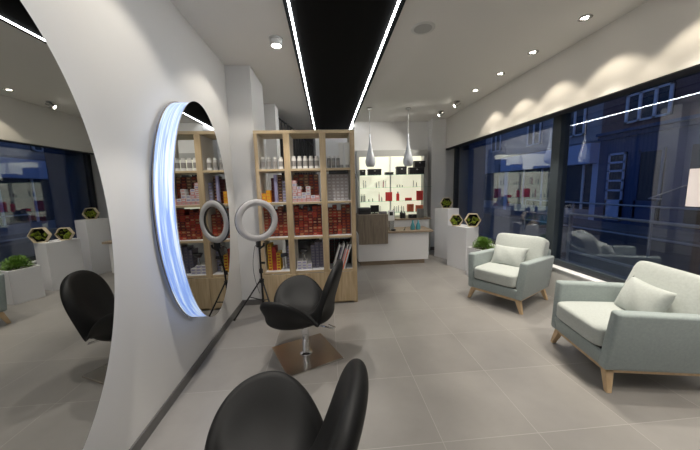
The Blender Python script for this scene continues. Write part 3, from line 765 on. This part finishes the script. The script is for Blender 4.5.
# ------------------------------------------------------------------ reception
rd = thing('reception_desk', 'white reception desk with a raised grey oak block and oak slab', 'reception desk', (0, 5.30, 0))
obj('cabinet', box(nb(), .56, 1.945, .02, .55, .085, .625, .004), 'lacquer', rd)
obj('plinth', box(nb(), .60, 1.88, .05, .50, 0, .085, .003), 'greyoak_h', rd)
obj('raised_block', box(nb(), .575, 1.14, 0, .50, .425, .995, .004), 'greyoak', rd)
obj('counter_top', box(nb(), 1.14, 2.03, -.01, .56, .625, .665, .004), 'greyoak_h', rd)
obj('modesty_panel', box(nb(), .60, 1.14, .02, .48, .4251, .430), 'lacquer', rd)
bc = thing('back_counter', 'white back counter with a thin oak top below the glass shelves', 'counter', (0, 5.98, 0))
obj('cabinet', box(nb(), .72, 2.20, 0, .42, 0, .795, .004), 'lacquer', bc)
obj('counter_top', box(nb(), .70, 2.23, -.02, .43, .795, .825, .003), 'greyoak_h', bc)
# lit display unit
du = thing('display_unit', 'backlit cream display unit with glass shelves on the back wall', 'display unit', (0, 6.40, 0))
obj('backlit_panel', box(nb(), .74, 2.22, .205, .235, .84, 2.26), 'backlit', du)
obj('frame_top', box(nb(), .68, 2.30, .02, .245, 2.26, 2.33, .004), 'white_strip', du)
for a, b in ((.68, .74), (2.22, 2.30)): obj('frame_side', box(nb(), a, b, .02, .245, .827, 2.26, .004), 'white_strip', du)
obj('divider', box(nb(), 1.462, 1.49, .14, .205, .84, 2.26, .003), 'lacquer', du)
obj('light_strip', box(nb(), .75, 2.21, .03, .045, 2.245, 2.258), 'fill_led', du)  # strip added to brighten the items on the glass shelves
obj('strip_shield', box(nb(), .68, 2.30, .0, .019, 2.19, 2.33, .003), 'white_strip', du)  # lip added to keep the strip's reflection out of the window glass
LV = [1.783, 1.503, 1.195, .937]
for z in LV: obj('glass_shelf', box(nb(), .745, 2.37 if z == 1.503 else 2.215, -.10, .135, z - .010, z), 'shelf_glass', du)
LVN = ['top', 'second', 'third', 'lowest']
def dbag(x0, x1, y, z, h, label):
    t = thing('presentation_box', label, 'box', ((x0 + x1) / 2, y, z), 0, 'black boxes on the top glass shelf')
    w_ = x1 - x0
    obj('box_body', box(nb(), -w_ / 2, w_ / 2, -.07, .07, 0, h * .72, .006), 'blackbag', t)
    obj('lid', box(nb(), -w_ / 2 - .004, w_ / 2 + .004, -.075, .075, h * .72, h, .008), 'blackbag', t)
    obj('clasp', box(nb(), -.018, .018, -.080, -.074, h * .60, h * .76, .002), 'silver', t)
GY = 6.42
dbag(.75, .865, GY, 1.783, .125, 'small black box at the left end of the top glass shelf')
dbag(.925, 1.225, GY, 1.783, .135, 'wide black box behind the left pendant lamp')
dbag(1.32, 1.50, GY, 1.783, .06, 'flat low black box in the middle of the top glass shelf')
dbag(1.58, 1.80, GY, 1.783, .18, 'tall black box left of the stacked pair on the glass shelf')
dbag(1.87, 2.21, GY, 1.783, .155, 'wide black box under another at the right end')
dbag(1.98, 2.23, GY, 1.939, .14, 'black box stacked on top of the wide one at right')
def pack(x, z, w_, h, m_, label, cat='box', grp=None, nm='product_box', y=GY, d=.05):
    o = obj(nm, box(nb(), -w_ / 2, w_ / 2, -d / 2, d / 2, 0, h, .003), m_, None, loc=(x, y, z)); tag(o, label, cat, grp); return o
G3 = 'red packages on the third glass shelf'
for i in range(3): pack(1.352 + i * .052, 1.195, .046, .20, 'red', f'{["left","middle","right"][i]} red box of three left of centre, third glass shelf', grp=G3)
def bottle(x, z, r, h, m_, label, grp, y=GY):
    t = thing('bottle', label, 'bottle', (x, y, z), 0, grp)
    autosmooth(obj('bottle_body', lathe(nb(), [(0, 0), (r, 0), (r, h * .72), (r * .5, h * .82), (0, h * .82)], 18), m_, t), 35)
    obj('bottle_cap', cyl(nb(), 0, 0, h * .82, h, r * .45, n=14), 'steel', t)
bottle(1.613, 1.195, .036, .205, 'red', 'single red bottle in the middle of the third glass shelf', G3)
pack(1.86, 1.195, .15, .06, 'red', 'low flat red box right of the red bottle', grp=G3)
for i in range(3): pack(2.075 + i * .050, 1.195, .044, .215, 'red', f'{["left","middle","right"][i]} red box of three at the right end, third glass shelf', grp=G3)
for i in range(3): pack(1.855 + i * .052, .937, .048, .17, 'coral', f'{["left","middle","right"][i]} coral box of three on the lowest glass shelf', grp='coral packages on the lowest glass shelf')
for i in range(3): pack(2.06 + i * .056, .937, .052, .14, 'coral', f'{["left","middle","right"][i]} coral carton at the right end, lowest glass shelf', grp='coral packages on the lowest glass shelf')
for i, x in enumerate((.77, .81, .85)): bottle(x, 1.195, .013, .17, 'darkgrey', f'{["left","middle","right"][i]} slim dark bottle at left end, third glass shelf', 'slim dark bottles')
for i, (x, h, mm) in enumerate([(.83, .17, 'canwhite'), (.875, .16, 'canwhite'), (1.12, .12, 'silver'), (1.18, .15, 'canwhite'), (1.28, .17, 'pinkish'), (1.33, .15, 'canwhite'), (1.60, .06, 'silver'), (1.66, .06, 'silver'), (1.72, .05, 'silver'), (1.98, .14, 'canwhite'), (2.05, .10, 'silver')]):
    bottle(x, 1.503, .013, h, mm, f'small pale bottle, {["first","second","third","fourth","fifth","sixth","seventh","eighth","ninth","tenth","last"][i]} from left on the second glass shelf', 'small bottles on the second glass shelf')
for i, (x, h) in enumerate([(.94, .06), (1.03, .07), (1.18, .20), (1.24, .10)]):
    bottle(x, 1.195, .014, h, 'pinkish' if i == 2 else 'silver', ['tiny silver jar left of the red boxes', 'small silver jar left of the pink bottle', 'slim pink bottle left of the red boxes', 'silver bottle beside the slim pink one'][i] + ', third glass shelf', 'small bottles on the third glass shelf')
for i, x in enumerate((1.20, 1.53, 1.58, 1.63, 1.70, 1.75)):
    bottle(x, .937, .014, .15 - .01 * (i % 3), 'canwhite', f'{["first","second","third","fourth","fifth","sixth"][i]} pale slim bottle from left on the lowest glass shelf', 'small bottles on the lowest glass shelf')

# items on desk and counter
pr = thing('receipt_printer', 'black receipt printer on top of the raised oak block', 'printer', (.70, 5.50, .995))
obj('printer_body', box(nb(), -.11, .13, -.10, .12, 0, .13, .012), 'darkgrey', pr); obj('paper_slot', box(nb(), -.08, .10, -.105, -.098, .06, .075, .002), 'black', pr)
lp = thing('monitor', 'black monitor beside the receipt printer on the oak block', 'monitor', (.93, 5.56, .995))
obj('screen', box(nb(), -.085, .085, -.012, .012, .025, .165, .004), 'black', lp); obj('stand', box(nb(), -.05, .05, -.05, .05, 0, .012, .003), 'black', lp); obj('neck', box(nb(), -.012, .012, .008, .02, .01, .08), 'black', lp)
t = thing('tray_box', 'small grey box with a black square at the block corner', 'box', (1.065, 5.42, .995)); obj('box_body', box(nb(), -.07, .07, -.06, .06, 0, .05, .004), 'greycarton', t)
pt = thing('card_terminal', 'white card terminal with dark screen at the end of the oak block', 'card terminal', (1.225, 5.40, .665))
obj('terminal_stand', box(nb(), -.05, .05, -.04, .05, 0, .20, .01), 'steel', pt)
hh_ = obj('terminal_head', box(nb(), -.062, .062, -.020, .020, 0, .21, .014), 'lacquer', pt, loc=(0, -.02, .19), rot=(math.radians(-12), 0, 0))
obj('screen', box(nb(), -.034, .034, -.0235, -.019, .105, .175, .004), 'black', pt, loc=(0, -.02, .19), rot=(math.radians(-12), 0, 0))
bottle(1.42, .825, .030, .20, 'black', 'black pump bottle on the back counter right of the card terminal', 'bottles on the back counter', 6.05)
bottle(1.60, .825, .036, .17, 'black', 'wider black bottle on the back counter, middle of the row', 'bottles on the back counter', 6.05)
bottle(1.665, .825, .028, .15, 'darkgrey', 'short dark bottle right of the wider black bottle', 'bottles on the back counter', 6.05)
t = thing('camera', 'small black camera lying on the back counter', 'camera', (1.84, 6.03, .825)); obj('camera_body', box(nb(), -.09, .09, -.035, .035, 0, .085, .012), 'black', t); obj('camera_lens', tube(nb(), [(0, -.035, .045), (0, -.075, .045)], .03, 18), 'black', t)
for i in range(2): pack(1.985 + i * .075, .825, .065, .20, 'cangrey', f'{["left", "right"][i]} grey carton behind the teal vases', nm='carton', grp='grey cartons on the back counter', y=6.06, d=.07)
def vase(x, label):
    t = thing('vase', label, 'vase', (x, 5.42, .665), 0, 'teal vases on the oak slab')
    obj('vase_body', lathe(nb(), [(0, 0), (.040, 0), (.046, .02), (.044, .07), (.028, .12), (.016, .15), (.020, .185), (.014, .185), (.012, .15), (0, .03)], 24), 'teal', t, True)
vase(1.66, 'left teal glass vase on the oak slab'); vase(1.77, 'right teal glass vase on the oak slab')
t = thing('computer_mouse', 'black computer mouse on the oak slab', 'computer mouse', (1.26, 5.36, .665)); obj('mouse_body', puff(.10, .06, .035, 2.4, 0, 8), 'black', t, True, loc=(0, 0, .0175))
t = thing('pen', 'small dark pen standing on the oak slab', 'pen', (1.48, 5.38, .665)); obj('pen_body', tube(nb(), [(0, 0, .0), (.02, 0, .06)], .006, 8), 'darkgrey', t); obj('pen_holder', cyl(nb(), 0, 0, 0, .012, .02, n=14), 'black', t)

# ================================================================== OUTSIDE
struct('road', box(nb(), 4.7, 8.9, -12, 40, -.30, -.14), 'asphalt')
struct('pavement_near', box(nb(), 3.16, 4.7, -12, 40, -.30, 0.0), 'paving')
struct('pavement_far', box(nb(), 8.9, 10.5, -12, 40, -.30, 0.0), 'paving')
struct('window_pier', box(nb(), 3.165, 3.55, 6.20, 6.95, 0.0, 3.2), 'bluefront')
FX = 10.5
def facade_window(par, y0, y1, z0, z1, nm=2):
    f = obj('window', None or box(nb(), FX - .05, FX + .02, y0, y1, z0, z1), 'darkglass', par)
    bm = nb(); w_ = .09
    box(bm, FX - .09, FX - .03, y0, y0 + w_, z0, z1); box(bm, FX - .09, FX - .03, y1 - w_, y1, z0, z1)
    for k in range(1, nm): yy = y0 + (y1 - y0) * k / nm; box(bm, FX - .09, FX - .03, yy - w_ / 2, yy + w_ / 2, z0, z1)
    box(bm, FX - .09, FX - .03, y0, y1, z0, z0 + .06); box(bm, FX - .09, FX - .03, y0, y1, z1 - .06, z1)
    obj('casement', bm, 'whitepaint', f)
# blue shop directly opposite
b1 = thing('shop_building', 'dark blue shopfront with two doors under brick upper floor, across the street', 'building')
bm = nb(); box(bm, FX, FX + 5, 5.6, 10.35, 0, 3.05); obj('shop_wall', bm, 'bluefront', b1)
obj('upper_wall', box(nb(), FX, FX + 5, 5.6, 10.35, 3.30, 8.5), 'brick', b1)
bm = nb(); box(bm, FX - .12, FX + 5, 5.6, 10.35, 3.05, 3.14); box(bm, FX - .22, FX + 5, 5.6, 10.35, 3.20, 3.30); box(bm, FX - .06, FX + 5, 5.6, 10.35, 3.14, 3.20); obj('cornice', bm, 'bluefront', b1)
for (ya, yb, slat) in ((9.30, 9.92, True), (8.15, 8.90, False)):
    d = obj('shop_door', box(nb(), FX - .04, FX + .02, ya, yb, .1, 2.52), 'darkglass', b1)
    bm = nb(); box(bm, FX - .07, FX - .03, ya, ya + .07, .1, 2.52); box(bm, FX - .07, FX - .03, yb - .07, yb, .1, 2.52); box(bm, FX - .07, FX - .03, ya, yb, 2.45, 2.52); box(bm, FX - .07, FX - .03, ya, yb, .1, .85)
    if slat:
        for z in (1.15, 1.5, 1.85, 2.15): box(bm, FX - .07, FX - .03, ya, yb, z, z + .07)
    obj('door_frame', bm, 'awning' if slat else 'bluefront', d)
obj('shop_door', box(nb(), FX - .04, FX + .02, 6.6, 7.5, .1, 2.5), 'darkglass', b1)
for a, b in ((8.1, 9.45),): facade_window(b1, a, b, 3.48, 4.42, 3)
facade_window(b1, 6.0, 7.1, 3.48, 4.42, 2)
bm = nb(); tube(bm, [(FX - .5, 7.75, .95), (FX - .5, 8.1, .95), (FX - .5, 7.2, 1.35)], .02, 8); obj('entrance_rail', bm, 'galv', b1)
# neighbour with awning
b2 = thing('awning_shop', 'stone building with a pale blue awning board over its shop window', 'building')
obj('wall', box(nb(), FX, FX + 5, 10.35, 16.2, 2.98, 8.5), 'stone', b2)
bm = nb(); box(bm, FX, FX + .3, 10.35, 10.6, 0, 2.98); box(bm, FX, FX + .3, 15.9, 16.2, 0, 2.98); obj('pier', bm, 'awning', b2)
obj('fascia_board', box(nb(), FX - .35, FX, 10.4, 16.1, 2.22, 3.0, .02), 'awning', b2)
obj('shop_window', box(nb(), FX + .05, FX + .15, 10.6, 15.9, .4, 2.3), 'darkglass', b2)
bm = nb()
for y in (10.95, 11.9, 13.2, 14.5): box(bm, FX - .0, FX + .12, y, y + .09, .4, 2.25)
obj('shop_mullion', bm, 'whitepaint', b2); obj('stall_riser', box(nb(), FX, FX + .3, 10.6, 15.9, 0, .4), 'stone', b2)
obj('string_course', box(nb(), FX - .12, FX, 10.35, 16.2, 3.1, 3.28), 'stone', b2)
for a, b in ((11.0, 12.0), (13.4, 14.35)): facade_window(b2, a, b, 3.42, 4.60, 2)
# farther terrace
b3 = thing('stone_terrace', 'long pale stone terrace with tall white windows farther down the street', 'building')
obj('wall', box(nb(), FX, FX + 5, 16.2, 34, 0, 9), 'stone', b3)
bm = nb()
for z in (3.3, 3.7, 4.1, 4.5, 4.9, 5.3): box(bm, FX - .04, FX, 16.2, 34, z, z + .22, .02)
obj('rusticated_band', bm, 'stone', b3)
for a in (16.6, 18.5, 20.9, 23.5): facade_window(b3, a, a + 1.0, 3.5, 5.1, 2)
bm = nb(); box(bm, FX - .3, FX, 16.3, 26, 2.2, 2.7, .02); obj('fascia_board', bm, 'stone', b3)
obj('shop_window', box(nb(), FX - .05, FX, 16.8, 25.5, .5, 2.2), 'darkglass', b3)
b4 = thing('corner_building', 'brick building opposite at the right edge of the window', 'building')
obj('wall', box(nb(), FX, FX + 5, -12, 5.6, 0, 8.5), 'brick', b4)
for a in (.5, 3.6): facade_window(b4, a, a + 1.2, 3.5, 4.6, 2)
obj('shop_window', box(nb(), FX - .03, FX + .02, .5, 4.8, .5, 2.5), 'darkglass', b4)
# street railing
rg = thing('street_railing', 'galvanised railing along the pavement outside the window', 'railing')
for z in (1.0, .38): obj('rail', tube(nb(), [(4.0, -1.0, z), (4.0, 4.36, z)], .020, 10), 'galv', rg)
for y in (-1.0, .8, 2.6, 4.36): obj('post', tube(nb(), [(4.0, y, 0), (4.0, y, 1.0)], .022, 10), 'galv', rg)
rg2 = copy_tree(rg); rg2.location = (2.3, 4.2, 0); rg2['label'] = 'second galvanised railing at the far side of the pavement outside'
rg['group'] = rg2['group'] = 'street railings'
print('cartons', count[0])
